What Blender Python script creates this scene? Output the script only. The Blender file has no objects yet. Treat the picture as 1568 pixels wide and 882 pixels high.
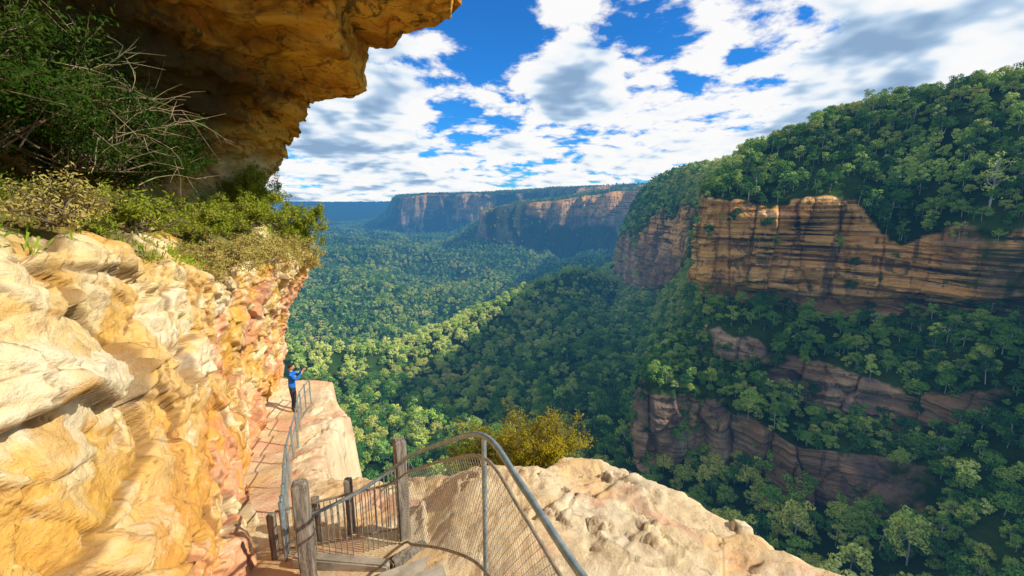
import bpy, math, random, bmesh
import numpy as np
from mathutils import Vector, Matrix
rng = np.random.default_rng(7); random.seed(7)
scene = bpy.context.scene
# ------------------------------------------------------------------ noise
def h3(ix, iy, iz, seed=0):
    h = (ix.astype(np.int64)*374761393 + iy.astype(np.int64)*668265263 + iz.astype(np.int64)*2147483647*3 + seed*974634777) & 0xFFFFFFFF
    h = ((h ^ (h >> 13))*1274126177) & 0xFFFFFFFF
    h = ((h ^ (h >> 16))*2246822519) & 0xFFFFFFFF
    h = h ^ (h >> 15)
    return (h & 0xFFFFFF)/float(0xFFFFFF)
def vnoise(P, seed=0):
    F = np.floor(P); f = P-F; f = f*f*f*(f*(f*6-15)+10)
    ix, iy, iz = [F[..., k].astype(np.int64) for k in range(3)]
    fx, fy, fz = f[..., 0], f[..., 1], f[..., 2]
    r = 0
    for a in (0, 1):
        for b in (0, 1):
            for c in (0, 1):
                w = (fx if a else 1-fx)*(fy if b else 1-fy)*(fz if c else 1-fz)
                r = r + w*h3(ix+a, iy+b, iz+c, seed)
    return r*2-1
def fbm(P, o=4, seed=0):
    r = 0; a = 1; t = 0
    for i in range(o):
        r = r + a*vnoise(P*(2.03**i)+i*17.3, seed+i); t += a; a *= .5
    return r/t
def worley(P, seed=0):
    """d1, d2, cell random, per-cell plane tilt"""
    sh = P.shape[:-1]; P = P.reshape(-1, 3); F = np.floor(P).astype(np.int64)
    d1 = np.full(len(P), 9.); d2 = np.full(len(P), 9.); rid = np.zeros(len(P)); off = np.zeros_like(P)
    for a in (-1, 0, 1):
        for b in (-1, 0, 1):
            for c in (-1, 0, 1):
                ix, iy, iz = F[:, 0]+a, F[:, 1]+b, F[:, 2]+c
                q = np.stack([ix+h3(ix, iy, iz, seed), iy+h3(ix, iy, iz, seed+1), iz+h3(ix, iy, iz, seed+2)], 1)
                dq = P-q; d = np.sqrt((dq**2).sum(1)); r = h3(ix, iy, iz, seed+3)
                m = d < d1
                d2 = np.where(m, d1, np.minimum(d2, d)); rid = np.where(m, r, rid); off = np.where(m[:, None], dq, off); d1 = np.where(m, d, d1)
    tv = np.stack([(rid*17.13) % 1, (rid*91.7) % 1, (rid*373.1) % 1], 1)*2-1
    tilt = (off*tv).sum(1)
    return d1.reshape(sh), d2.reshape(sh), rid.reshape(sh), tilt.reshape(sh)
def sstep(a, b, x):
    t = np.clip((x-a)/(b-a), 0, 1); return t*t*(3-2*t)
# ------------------------------------------------------------------ mesh helpers
def link(o):
    scene.collection.objects.link(o); return o
def raw_mesh(name, V, F4, mats, smooth=True, midx=None, attrs=None):
    V = np.asarray(V, dtype=np.float32); F4 = np.asarray(F4, dtype=np.int32); k = F4.shape[1]
    me = bpy.data.meshes.new(name); me.vertices.add(len(V)); me.vertices.foreach_set('co', V.ravel())
    me.loops.add(F4.size); me.loops.foreach_set('vertex_index', F4.ravel())
    me.polygons.add(len(F4)); me.polygons.foreach_set('loop_start', np.arange(0, F4.size, k, dtype=np.int32))
    me.polygons.foreach_set('use_smooth', np.full(len(F4), smooth))
    for m in mats: me.materials.append(m)
    if midx is not None: me.polygons.foreach_set('material_index', np.asarray(midx, dtype=np.int32))
    me.update(calc_edges=True)
    if attrs:
        for kx, v in attrs.items():
            a = me.attributes.new(kx, 'FLOAT', 'POINT'); a.data.foreach_set('value', np.asarray(v, dtype=np.float32).ravel())
    return me
def grid_obj(name, P, mat, attrs=None, flip=False):
    n, m = P.shape[:2]; idx = np.arange(n*m).reshape(n, m)
    F = np.stack([idx[:-1, :-1], idx[1:, :-1], idx[1:, 1:], idx[:-1, 1:]], -1).reshape(-1, 4)
    if flip: F = F[:, ::-1]
    o = bpy.data.objects.new(name, raw_mesh(name, P.reshape(-1, 3), F, [mat], True, None, attrs)); return link(o)
def upsample(N, counts, axis):
    N = np.moveaxis(N, axis, 0); out = []
    for i, c in enumerate(counts):
        t = (np.arange(c)/c).reshape(-1, *([1]*(N.ndim-1))); out.append(N[i]*(1-t)+N[i+1]*t)
    out.append(N[-1:]); return np.moveaxis(np.concatenate(out, 0), 0, axis)
def gsmooth(A, s, axis):
    r = int(3*s)+1; k = np.exp(-.5*(np.arange(-r, r+1)/s)**2); k /= k.sum()
    A = np.moveaxis(A, axis, 0); B = np.concatenate([2*A[:1]-A[1:r+1][::-1], A, 2*A[-1:]-A[-r-1:-1][::-1]], 0)
    out = sum(k[i]*B[i:i+len(A)] for i in range(2*r+1)); return np.moveaxis(out, 0, axis)
def normals(P):
    n = np.cross(np.gradient(P, axis=0), np.gradient(P, axis=1)); return n/(np.linalg.norm(n, axis=-1, keepdims=True)+1e-9)
def tubes_mesh(name, lines, mat, sides=6, smooth=True):
    V = []; F = []; base = 0
    for pts, rad in lines:
        pts = np.asarray(pts, float); n = len(pts)
        rad = np.full(n, rad) if np.isscalar(rad) else np.asarray(rad, float)
        t = np.gradient(pts, axis=0); t /= np.linalg.norm(t, axis=1, keepdims=True)+1e-9
        up = np.array([0, 0, 1.]) if abs(t[:, 2]).mean() < .8 else np.array([1., 0, 0])
        a = np.cross(t, up); a /= np.linalg.norm(a, axis=1, keepdims=True)+1e-9; b = np.cross(t, a)
        th = np.arange(sides)*2*math.pi/sides
        ring = pts[:, None]+rad[:, None, None]*(np.cos(th)[None, :, None]*a[:, None]+np.sin(th)[None, :, None]*b[:, None])
        V.append(ring.reshape(-1, 3))
        i = np.arange(n-1)[:, None]*sides; j = np.arange(sides)[None]; j2 = (j+1) % sides
        F.append((np.stack([i+j, i+j2, i+sides+j2, i+sides+j], -1)+base).reshape(-1, 4)); base += n*sides
    return raw_mesh(name, np.concatenate(V), np.concatenate(F), [mat], smooth)
def crspline(pts, n=12):
    P = np.asarray(pts, float); P = np.concatenate([2*P[:1]-P[1:2], P, 2*P[-1:]-P[-2:-1]]); out = []
    for i in range(1, len(P)-2):
        for t in np.arange(n)/n:
            out.append(.5*((2*P[i])+(-P[i-1]+P[i+1])*t+(2*P[i-1]-5*P[i]+4*P[i+1]-P[i+2])*t*t+(-P[i-1]+3*P[i]-3*P[i+1]+P[i+2])*t**3))
    out.append(P[-2]); return np.array(out)
# ------------------------------------------------------------------ node helpers
class NT:
    def __init__(s, nt): s.nt = nt
    def n(s, typ, **kw):
        nd = s.nt.nodes.new(typ)
        for k, v in kw.items(): setattr(nd, k, v)
        return nd
    def set(s, sock, v):
        if isinstance(v, bpy.types.NodeSocket): s.nt.links.new(v, sock)
        else: sock.default_value = v
    def m(s, op, a, b=0., clamp=False):
        nd = s.n('ShaderNodeMath', operation=op, use_clamp=clamp); s.set(nd.inputs[0], a); s.set(nd.inputs[1], b); return nd.outputs[0]
    def vm(s, op, a, b=(0, 0, 0), out=0):
        nd = s.n('ShaderNodeVectorMath', operation=op); s.set(nd.inputs[0], a)
        if op == 'SCALE': s.set(nd.inputs['Scale'], b)
        else: s.set(nd.inputs[1], b)
        return nd.outputs[out]
    def noise(s, vec, scale, detail=4, rough=.55, dist=0.):
        nd = s.n('ShaderNodeTexNoise'); s.set(nd.inputs['Vector'], vec); nd.inputs['Scale'].default_value = scale
        nd.inputs['Detail'].default_value = detail; nd.inputs['Roughness'].default_value = rough; nd.inputs['Distortion'].default_value = dist
        return nd.outputs['Fac']
    def vor(s, vec, scale, feature='F1', out='Distance', detail=0.):
        nd = s.n('ShaderNodeTexVoronoi', feature=feature); s.set(nd.inputs['Vector'], vec); nd.inputs['Scale'].default_value = scale
        if detail: nd.inputs['Detail'].default_value = detail; nd.normalize = True
        return nd.outputs[out]
    def mapping(s, vec, scale=(1, 1, 1), rot=(0, 0, 0)):
        mp = s.n('ShaderNodeMapping'); mp.inputs['Scale'].default_value = scale; mp.inputs['Rotation'].default_value = rot; s.set(mp.inputs[0], vec); return mp.outputs[0]
    def ramp(s, fac, stops, interp='LINEAR'):
        nd = s.n('ShaderNodeValToRGB'); s.set(nd.inputs[0], fac); cr = nd.color_ramp; cr.interpolation = interp
        while len(cr.elements) < len(stops): cr.elements.new(.5)
        for e, (p, c) in zip(cr.elements, stops):
            e.position = p; e.color = (*c, 1) if len(c) == 3 else c
        return nd.outputs[0]
    def mix(s, fac, a, b, mode='MIX'):
        nd = s.n('ShaderNodeMix', data_type='RGBA', blend_type=mode)
        s.set(nd.inputs[0], fac)
        for i, v in ((6, a), (7, b)): s.set(nd.inputs[i], (*v, 1) if isinstance(v, tuple) and len(v) == 3 else v)
        return nd.outputs[2]
    def ss(s, x, a, b):
        nd = s.n('ShaderNodeMapRange', interpolation_type='SMOOTHSTEP'); s.set(nd.inputs[0], x); nd.inputs[1].default_value = a; nd.inputs[2].default_value = b; return nd.outputs[0]
    def attr(s, name):
        return s.n('ShaderNodeAttribute', attribute_name=name).outputs['Fac']
def new_mat(name):
    m = bpy.data.materials.new(name); m.use_nodes = True; m.node_tree.nodes.clear(); return m, NT(m.node_tree)
def finish(N, color, rough=.9, bump=None, bstr=.5, bdist=.1, haze=False, transl=0., metal=0., simple=False):
    if simple:
        b = N.n('ShaderNodeBsdfDiffuse'); N.set(b.inputs[0], color)
    else:
        b = N.n('ShaderNodeBsdfPrincipled'); N.set(b.inputs['Base Color'], (*color, 1) if isinstance(color, tuple) else color)
        b.inputs['Roughness'].default_value = rough; b.inputs['Metallic'].default_value = metal
        b.inputs['Specular IOR Level'].default_value = .25
    if bump is not None:
        bp = N.n('ShaderNodeBump'); bp.inputs['Strength'].default_value = bstr; bp.inputs['Distance'].default_value = bdist
        N.set(bp.inputs['Height'], bump); N.set(b.inputs['Normal'], bp.outputs[0])
    sh = b.outputs[0]
    if transl > 0:
        t = N.n('ShaderNodeBsdfTranslucent'); N.set(t.inputs['Color'], color if not isinstance(color, tuple) else (*color, 1))
        mx = N.n('ShaderNodeMixShader'); mx.inputs[0].default_value = transl
        N.nt.links.new(sh, mx.inputs[1]); N.nt.links.new(t.outputs[0], mx.inputs[2]); sh = mx.outputs[0]
    if haze:   # aerial perspective painted in: blue glow mixed into the surface by distance
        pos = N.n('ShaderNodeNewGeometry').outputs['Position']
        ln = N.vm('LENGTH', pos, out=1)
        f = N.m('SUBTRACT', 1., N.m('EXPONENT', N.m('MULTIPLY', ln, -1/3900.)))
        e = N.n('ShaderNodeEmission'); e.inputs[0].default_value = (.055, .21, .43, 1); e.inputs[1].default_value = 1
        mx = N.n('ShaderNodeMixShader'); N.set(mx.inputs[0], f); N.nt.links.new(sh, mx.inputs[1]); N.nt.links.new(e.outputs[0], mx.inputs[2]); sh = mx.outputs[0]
    o = N.n('ShaderNodeOutputMaterial'); N.nt.links.new(sh, o.inputs[0])
# ------------------------------------------------------------------ materials
def mat_sandstone(name, pale=0.):
    m, N = new_mat(name); pos = N.n('ShaderNodeNewGeometry').outputs['Position']
    bed = N.mapping(pos, (.7, .7, 1.7), (math.radians(28), math.radians(-12), 0)); cell = N.attr('cellr')
    n1 = N.noise(bed, .8, 6, .66, .5); n2 = N.noise(pos, .5, 6, .66, .8); n3 = N.noise(bed, 2.8, 6, .74, .2); n4 = N.attr('ntone')
    f = N.m('ADD', N.m('MULTIPLY', n1, .85), N.m('MULTIPLY', cell, .42))
    c = N.ramp(f, [(.28, (.52, .23, .04)), (.40, (.68, .37, .09)), (.51, (.78, .50, .17)), (.62, (.85, .63, .30)), (.78, (.90, .75, .48))])
    c = N.mix(N.m('MULTIPLY', N.ss(N.m('ADD', n2, N.m('MULTIPLY', N.attr('low'), .06)), .53, .60), .75), c, (.76, .28, .13))
    c = N.mix(N.m('MULTIPLY', N.ss(n4, .05, .22), .65), c, (.78, .40, .05))
    c = N.mix(N.m('MULTIPLY', N.ss(n3, .53, .64), .5), c, (.90, .74, .48))
    c = N.mix(N.m('MULTIPLY', N.ss(n3, .45, .34), .55), c, (.42, .18, .05))
    if pale: c = N.mix(pale, c, (.74, .60, .42))
    dark = N.noise(pos, 1.3, 7, .74, .4)
    c = N.mix(N.m('MULTIPLY', N.ss(dark, .58, .68), .5), c, (.22, .14, .09))
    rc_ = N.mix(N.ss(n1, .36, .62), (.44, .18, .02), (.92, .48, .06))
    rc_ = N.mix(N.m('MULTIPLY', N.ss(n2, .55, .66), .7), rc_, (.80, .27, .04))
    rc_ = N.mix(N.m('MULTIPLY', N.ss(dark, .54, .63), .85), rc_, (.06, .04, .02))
    rc_ = N.mix(N.m('MULTIPLY', N.attr('cave_shade'), .9), rc_, (.035, .026, .018))  # shade of the recess painted into the rock colour
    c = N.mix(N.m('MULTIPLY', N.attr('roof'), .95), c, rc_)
    veg = N.m('MULTIPLY', N.attr('veg'), N.ss(n2, .40, .50))
    c = N.mix(veg, c, N.mix(n3, (.10, .08, .03), (.14, .20, .03)))
    c = N.mix(N.m('MULTIPLY', N.ss(N.attr('crack'), .04, 0.), .65), c, (.14, .065, .03))  # crack lines dark, with occlusion-like shade put into the colour
    bmp = N.m('ADD', N.m('MULTIPLY', n3, .5), N.m('MULTIPLY', N.noise(pos, 7, 7, .76), .45))
    finish(N, c, .9, bmp, .9, .10, simple=True); return m
def mat_cliff(name):
    m, N = new_mat(name); pos = N.n('ShaderNodeNewGeometry').outputs['Position']
    sx = N.n('ShaderNodeSeparateXYZ'); N.set(sx.inputs[0], pos)
    st = N.noise(N.mapping(pos, (.012, .012, .34)), 1., 5, .62, .4); vs = N.noise(N.mapping(pos, (.11, .11, .012)), 1., 5, .6, .5); big = N.noise(pos, .02, 4, .6)
    c = N.ramp(st, [(.32, (.22, .09, .03)), (.42, (.68, .31, .08)), (.5, (.94, .50, .15)), (.58, (.84, .38, .10)), (.68, (.92, .68, .38))])
    c = N.mix(N.m('MULTIPLY', N.ss(st, .49, .44), N.ss(big, .42, .60)), c, (.06, .04, .03))
    c = N.mix(N.m('MULTIPLY', N.ss(vs, .52, .61), .75), c, (.10, .075, .06))
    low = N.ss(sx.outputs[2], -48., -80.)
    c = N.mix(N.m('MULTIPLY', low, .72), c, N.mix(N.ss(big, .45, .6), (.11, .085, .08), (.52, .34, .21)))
    c = N.mix(N.attr('stain'), c, (.10, .085, .075))
    g = N.mix(N.ss(big, .4, .6), (.014, .035, .010), (.045, .085, .018))
    c = N.mix(N.attr('veg'), c, g)
    bmp = N.m('ADD', N.m('MULTIPLY', st, 2.), N.m('MULTIPLY', vs, 1.2))
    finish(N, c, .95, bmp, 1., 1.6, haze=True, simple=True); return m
def mat_forest(name, cols):
    m, N = new_mat(name); oi = N.n('ShaderNodeObjectInfo'); rnd = oi.outputs['Random']
    patch = N.noise(oi.outputs['Location'], .006, 2, .6)
    f = N.m('ADD', N.m('MULTIPLY', N.m('SUBTRACT', patch, .5), 1.6), N.m('ADD', N.m('MULTIPLY', rnd, .85), .12))
    c = N.ramp(f, [(i/(len(cols)-1), c_) for i, c_ in enumerate(cols)])
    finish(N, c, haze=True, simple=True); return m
def mat_leaf(name, cols, sc=.25, transl=.3):
    m, N = new_mat(name); pos = N.n('ShaderNodeNewGeometry').outputs['Position']
    f = N.m('ADD', N.m('MULTIPLY', N.m('SUBTRACT', N.noise(pos, sc, 3, .7), .5), 1.6), .5)
    c = N.ramp(f, [(i/(len(cols)-1), c_) for i, c_ in enumerate(cols)])
    finish(N, c, .65, transl=transl, simple=True); return m
def mat_plain(name, a, b, scale=5., rough=.8, metal=0., haze=False, stretch=None, bstr=.3):
    m, N = new_mat(name); tc = N.n('ShaderNodeTexCoord').outputs['Object']
    if stretch: tc = N.mapping(tc, stretch)
    n = N.noise(tc, scale, 4, .65); c = N.mix(N.ss(n, .35, .65), a, b); finish(N, c, rough, n, bstr, .01, haze=haze, metal=metal); return m
M_stone = mat_sandstone('sandstone'); M_slab = mat_sandstone('sandstone_slab', .45); M_cliff = mat_cliff('escarpment_rock')
M_tree = mat_forest('eucalypt_leaves', [(.035, .11, .035), (.075, .20, .04), (.17, .32, .05), (.36, .47, .08), (.60, .56, .12)])
M_tree_l = mat_forest('pale_sunlit_eucalypt_leaves', [(.26, .42, .08), (.38, .54, .09), (.52, .64, .12), (.62, .68, .15), (.7, .7, .18)])  # pale leaves; sunlight put into the colour for crest and plateau trees
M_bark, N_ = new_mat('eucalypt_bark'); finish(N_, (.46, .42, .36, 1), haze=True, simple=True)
M_steel = mat_plain('galvanised_steel', (.20, .27, .29), (.34, .40, .40), 12., .45, .4)
M_rust = mat_plain('weathered_wire', (.26, .22, .15), (.40, .36, .28), 20., .6, .3)
M_wood = mat_plain('weathered_timber', (.12, .10, .075), (.32, .27, .20), 4., .9, stretch=(6, 6, .8), bstr=.8)
M_conc = mat_plain('worn_concrete', (.30, .25, .18), (.46, .40, .30), 5., .9)
M_twig = mat_plain('twigs', (.12, .08, .05), (.24, .18, .11), 8.)
# ------------------------------------------------------------------ near left cliff: cross sections from below the path up to the overhang lip; unseen near lip pushed out to shade the shrubs
S = [
 [(-1.6,-4,-7),(-2.0,-4,-4.2),(-2.4,-4,-1.8),(-3.2,-4,.3),(-4.2,-4,.9),(-5.5,-4,1.8),(-6,-4,3),(-5.8,-4,4.6),(-5,-4,5.6),(-3.5,-4,6.2),(0,-4,6.6),(.6,-4,7.4),(3,-4,7.6),(3.4,-4,8.6),(3.4,-4,12)],
 [(-1.5,1,-7),(-1.9,1.2,-4.3),(-2.5,1.3,-2.2),(-3.1,1.3,-.2),(-4.2,1.4,.4),(-5.8,1.4,1.3),(-6.6,1.4,2.6),(-6.4,1.4,4.4),(-5.4,1.3,5.4),(-4,1.3,6),(-.6,1.2,6.5),(0,1.2,7.2),(2.2,1.2,7.4),(2.6,1.2,8.4),(2.6,1.2,12)],
 [(-1.7,2.5,-7),(-2.1,2.7,-4.5),(-2.6,2.5,-2.5),(-3.2,2.7,-.3),(-4.2,3,.1),(-6,3.2,.9),(-7.2,3.2,2.2),(-7.1,3.2,4),(-6.2,3.2,5.1),(-5,3.2,5.8),(-1.4,3,6.3),(-.8,3,7.0),(1.6,3,7.2),(2,3,8.2),(2,3,12)],
 [(-2.4,4.2,-7.2),(-3.0,4.4,-4.8),(-3.6,4.5,-2.7),(-4.3,4.8,-.5),(-5.5,5.0,-.1),(-7.2,5.2,.8),(-8.3,5.4,1.8),(-8.3,5.3,3.6),(-7.2,5.2,4.8),(-5.8,5.2,5.5),(-2.2,5,6.1),(-1.6,5,6.8),(.9,5,7.0),(1.3,5,8),(1.3,5,12)],
 [(-4.6,7.2,-7.8),(-5.15,7.4,-5.9),(-5.5,7.5,-3.4),(-5.7,7.8,-1.35),(-7.0,7.9,-.7),(-8.6,8,.35),(-9.5,8.2,1.5),(-9.4,8,3.2),(-8.4,8,4.4),(-6.8,8,5.2),(-3.2,8,5.8),(-2.7,8,6.5),(-.2,8,6.8),(.2,8,7.8),(.2,8,12)],
 [(-6.8,10.9,-9),(-7.3,11,-7.0),(-7.35,11,-4.2),(-6.9,11.2,-1.75),(-8.3,11.2,-.9),(-9.8,11.3,.2),(-10.4,11.5,1.4),(-10.1,11.2,3),(-9.1,11,4.2),(-7.6,11,5),(-4.2,11,5.3),(-3.7,11,6.1),(-1.0,11,6.4),(-.6,11,7.4),(-.6,11,12)],
 [(-8.6,14,-9.5),(-8.85,14,-7.6),(-8.3,14,-4.5),(-7.2,14,-1.9),(-8.6,14,-1.1),(-10,14,.2),(-10.5,14.5,1.5),(-9.9,14.3,2.7),(-8.9,14,3.7),(-7.7,13.8,4.2),(-5.0,13.7,4.1),(-4.8,13.7,5.3),(-1.9,13.5,5.4),(-1.5,13.5,6.7),(-1.5,13.5,12)],
 [(-9.8,17,-10),(-9.8,17,-7.9),(-9.3,17.2,-4.5),(-7.9,17.3,-2.2),(-9,17.5,-1.3),(-10.3,17.8,0.1),(-9.8,18.6,1.2),(-8.8,18,2.1),(-7.8,17.2,3.3),(-7.1,16.8,3.9),(-5.0,16.5,3.85),(-5.05,16.3,5.45),(-2.2,14.9,5.40),(-1.6,15.3,6.4),(-1.5,16,12)],
 [(-11,19,-11),(-11,19,-8),(-10.6,19.5,-4.5),(-9.6,19.4,-2.3),(-10.8,20,-1.3),(-12,20.2,0),(-11.8,20.6,1.2),(-11,20.4,2.2),(-10.1,20,3.3),(-9.2,19.8,4.1),(-8,19.4,4.3),(-7.6,19.2,5.4),(-6.9,18.4,5.7),(-6.4,18.8,6.8),(-6.2,19,12)],
 [(-15,21,-12),(-15,21,-8),(-15,21.5,-4.5),(-14.5,21.5,-2.3),(-15,21.8,-1.3),(-15.5,22,0),(-15.5,22.2,1.2),(-15,22.2,2.2),(-14.5,22,3.3),(-14,22,4.1),(-13,22,4.3),(-13,22,5.4),(-12.5,22,5.7),(-12,22,6.8),(-12,22,12)],
]
net = np.array(S, float)
rc = [16, 80, 84, 34, 34, 30, 34, 30, 32, 48, 30, 46, 26, 16]; cc = [30, 96, 120, 120, 106, 90, 96, 56, 30]
P = upsample(upsample(net, cc, 0), rc, 1); P = gsmooth(gsmooth(P, 7., 0), 2.2, 1)
T = np.broadcast_to(upsample(np.arange(15.)[None], rc, 1), P.shape[:2])
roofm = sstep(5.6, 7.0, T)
lh = .52; tz = (P[..., 2]+fbm(P*.35, 3, 40)*.35)/lh; ft = np.floor(tz); fr = tz-ft
P = P.copy(); P[..., 2] += roofm*(T < 13)*.85*lh*((sstep(.3, .7, fr))-fr)
Nn = normals(P); Nn = np.stack([gsmooth(gsmooth(Nn[..., k], 3, 0), 3, 1) for k in range(3)], -1); Nn /= np.linalg.norm(Nn, axis=-1, keepdims=True)+1e-9
ref = np.array([0, 4., 1.]) - P
sgn = np.sign((Nn*ref).sum(-1).mean()); Nn = Nn*sgn
wp = np.stack([fbm(P*.6, 3, 50), fbm(P*.6+9, 3, 51), fbm(P*.6+20, 3, 52)], -1)
wq = np.stack([fbm(P*3, 3, 53), fbm(P*3+9, 3, 54), fbm(P*3+20, 3, 55)], -1)
Q = P+wp*.25+wq*.05
dip = np.stack([Q[..., 0]*.8, Q[..., 1]*.7-.35*Q[..., 2], Q[..., 2]*1.35+.7*Q[..., 1]*.7], -1)
w1 = worley(dip*.62, 3); w2 = worley(dip*np.array([1.5, 1.5, 2.1]), 11); w3 = worley(dip*np.array([3.6, 3.6, 6.]), 23)
flat = np.stack([Q[..., 0]*.55, Q[..., 1]*.55, Q[..., 2]*2.], -1); wf = worley(flat, 31); wf2 = worley(flat*2.3, 37)
bank = sstep(3.1, 3.6, T)*(1-sstep(5.4, 6.4, T))
def beds(c, th, seg, seed):   # bedding ledges: each bed offset as a whole, broken into blocks, undercut toward its base
    t = c/th; L = np.floor(t); f = t-L; blk = np.floor(seg+h3(L.astype(np.int64), L.astype(np.int64)*0, L.astype(np.int64)*0, seed)*9)
    o = h3(L.astype(np.int64), blk.astype(np.int64), blk.astype(np.int64)*0, seed+1)-.5
    return o+.35*(f-.5)
bc = Q[..., 2]+.30*Q[..., 1]*.7+.18*wp[..., 2]
bd1 = beds(bc, .42, Q[..., 1]*.8+Q[..., 0]*.5, 41); bd2 = beds(bc+.1, .13, Q[..., 1]*1.9-Q[..., 0], 43)
bm_ = sstep(-.15, .25, fbm(P*.5, 3, 44)+.1)
dW = (w1[2]-.5)*.14+w1[3]*.22+(w2[2]-.5)*.08+w2[3]*.12+(w3[2]-.5)*.018+w3[3]*.038+bm_*(bd1*.11+bd2*.03)
crk = np.minimum(w1[1]-w1[0], (w2[1]-w2[0])*1.1); dW = dW-.04*sstep(.06, 0, crk)
dR = (wf[2]-.5)*.38+wf[3]*.22+(wf2[2]-.5)*.20+wf2[3]*.1+(w2[2]-.5)*.06
d = dW*(1-roofm)*(1-.4*bank)+dR*roofm*(1-.5*((T > 9) & (T < 12.6)))+fbm(P*.45, 3, 60)*.14
d = gsmooth(gsmooth(d, .5, 0), .5, 1)+fbm(P*2.2, 4, 61)*.03+fbm(P*8, 3, 62)*.012
Pd = P+Nn*d[..., None]
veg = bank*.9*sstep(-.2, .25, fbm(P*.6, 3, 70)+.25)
cave_shade = sstep(4.9, 5.8, T)*(1-sstep(8.0, 9.6, T+fbm(P*.5, 3, 71)*.8))*(1-sstep(14.5, 16.5, P[..., 1]))  # mask for the painted shade in the recess under the overhang
grid_obj('sandstone_cliff', Pd, M_stone, {'cellr': w2[2]*.35+w1[2]*.3+(bd1+.5)*.35, 'crack': crk, 'roof': np.maximum(roofm, cave_shade), 'veg': veg*(1-cave_shade), 'cave_shade': cave_shade,
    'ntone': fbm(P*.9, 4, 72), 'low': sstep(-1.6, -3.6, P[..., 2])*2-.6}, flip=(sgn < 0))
LP, LN, LT = Pd, Nn, T
# ------------------------------------------------------------------ near rock ledge with path
ctrl = np.array([(4,1,-4.3),(3.8,4,-4.1),(3.3,4,-4.05),(2.6,5.3,-4.15),(1.4,6.2,-4.35),(.4,5.5,-4.0),(.3,4,-4.1),(1.5,3,-4.05),(1.2,4.5,-3.98),(2.2,4.2,-4.0),(-.6,5.7,-3.95),(-.3,4.9,-4.05),(-.4,4.0,-4.5),
 (-1.6,5.2,-4.62),(-1.8,4.6,-4.62),(-2.6,4.8,-4.66),(-2.5,6.5,-4.9),(-3.3,4.3,-4.66),(-3.9,5.6,-4.95),(-4,7,-5.35),(-5.2,8,-5.7),(-6.5,10.5,-6.5),(-5.3,11,-6.55),(-7.9,14.4,-7.4),(-6.5,14,-7.3),(-8.8,17,-7.6),(-3.4,7,-5.1),
 (-4.4,8.2,-5.75),(-4.5,6.3,-5.2),(-5.8,9.2,-6.1),(-7.2,12.4,-6.95),(0,2,-4.4),(-1.5,2,-4.7),(-3,2,-4.7),(-1.5,6.1,-4.8),(-1.3,3.5,-4.66),(5,-2,-4.4)])
poly = np.array([(6.2,-4),(5.7,1.4),(4.8,3.0),(3.9,4.1),(3.2,4.8),(2.5,5.7),(2.1,6.4),(1.6,6.9),(1.0,6.8),(.5,6.25),(-.4,6.45),(-1.2,6.8),(-2.3,7.0),(-3.3,7.35),(-3.9,7.8),(-4.1,8.6),(-4.6,9.8),(-4.85,11),(-5.3,12.2),(-5.4,13),(-6.0,14.3),(-6.8,15.3),(-7.5,16.5),(-8.4,19),(-12,21),(-14,-4)])
gx = np.arange(-11, 8., .036); gy = np.concatenate([np.arange(-2, 2, .12), np.arange(2, 7.6, .034), np.arange(7.6, 17.6, .055)])
X, Y = np.meshgrid(gx, gy, indexing='ij')
def ground_z(X, Y):
    W = 0; Z = 0
    for c in ctrl:
        w = 1/(((X-c[0])**2+(Y-c[1])**2)+.3)**1.6; W = W+w; Z = Z+w*c[2]
    return Z/W
def sdist(X, Y, poly):
    d = np.full(X.shape, 1e9); inside = np.zeros(X.shape, bool); n = len(poly)
    for i in range(n):
        a = poly[i]; b = poly[(i+1) % n]; ab = b-a
        t = np.clip(((X-a[0])*ab[0]+(Y-a[1])*ab[1])/(ab@ab), 0, 1)
        d = np.minimum(d, np.hypot(X-a[0]-t*ab[0], Y-a[1]-t*ab[1]))
        c = ((a[1] > Y) != (b[1] > Y)) & (X < (b[0]-a[0])*(Y-a[1])/(b[1]-a[1]+1e-12)+a[0]); inside ^= c
    return np.where(inside, -d, d)
pw = np.stack([X, Y, X*0], -1)
Xw = X+fbm(pw*1.1, 5, 80)*.22; Yw = Y+fbm(pw*1.1, 5, 81)*.22
sd = sdist(Xw, Yw, poly)
Z0 = ground_z(X, Y)
wg = worley(pw*np.array([.6, .8, 1])+fbm(pw*1.3, 4, 90)[..., None]*.35, 91); wg2 = worley(pw*2.0+fbm(pw*2, 4, 92)[..., None]*.5, 93)
pc = np.array([(-1.2,4.0),(-1.8,4.8),(-2.8,4.7),(-3.5,5.0),(-4.0,5.9),(-5.2,8),(-6.5,10.5),(-7.9,14.4),(-8.6,17)])
dp = np.full(X.shape, 9.)
for a, b in zip(pc[:-1], pc[1:]):
    ab = b-a; t = np.clip(((X-a[0])*ab[0]+(Y-a[1])*ab[1])/(ab@ab), 0, 1); dp = np.minimum(dp, np.hypot(X-a[0]-t*ab[0], Y-a[1]-t*ab[1]))
pathm = sstep(.75, .45, dp)
rough = 1-.85*pathm
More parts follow.
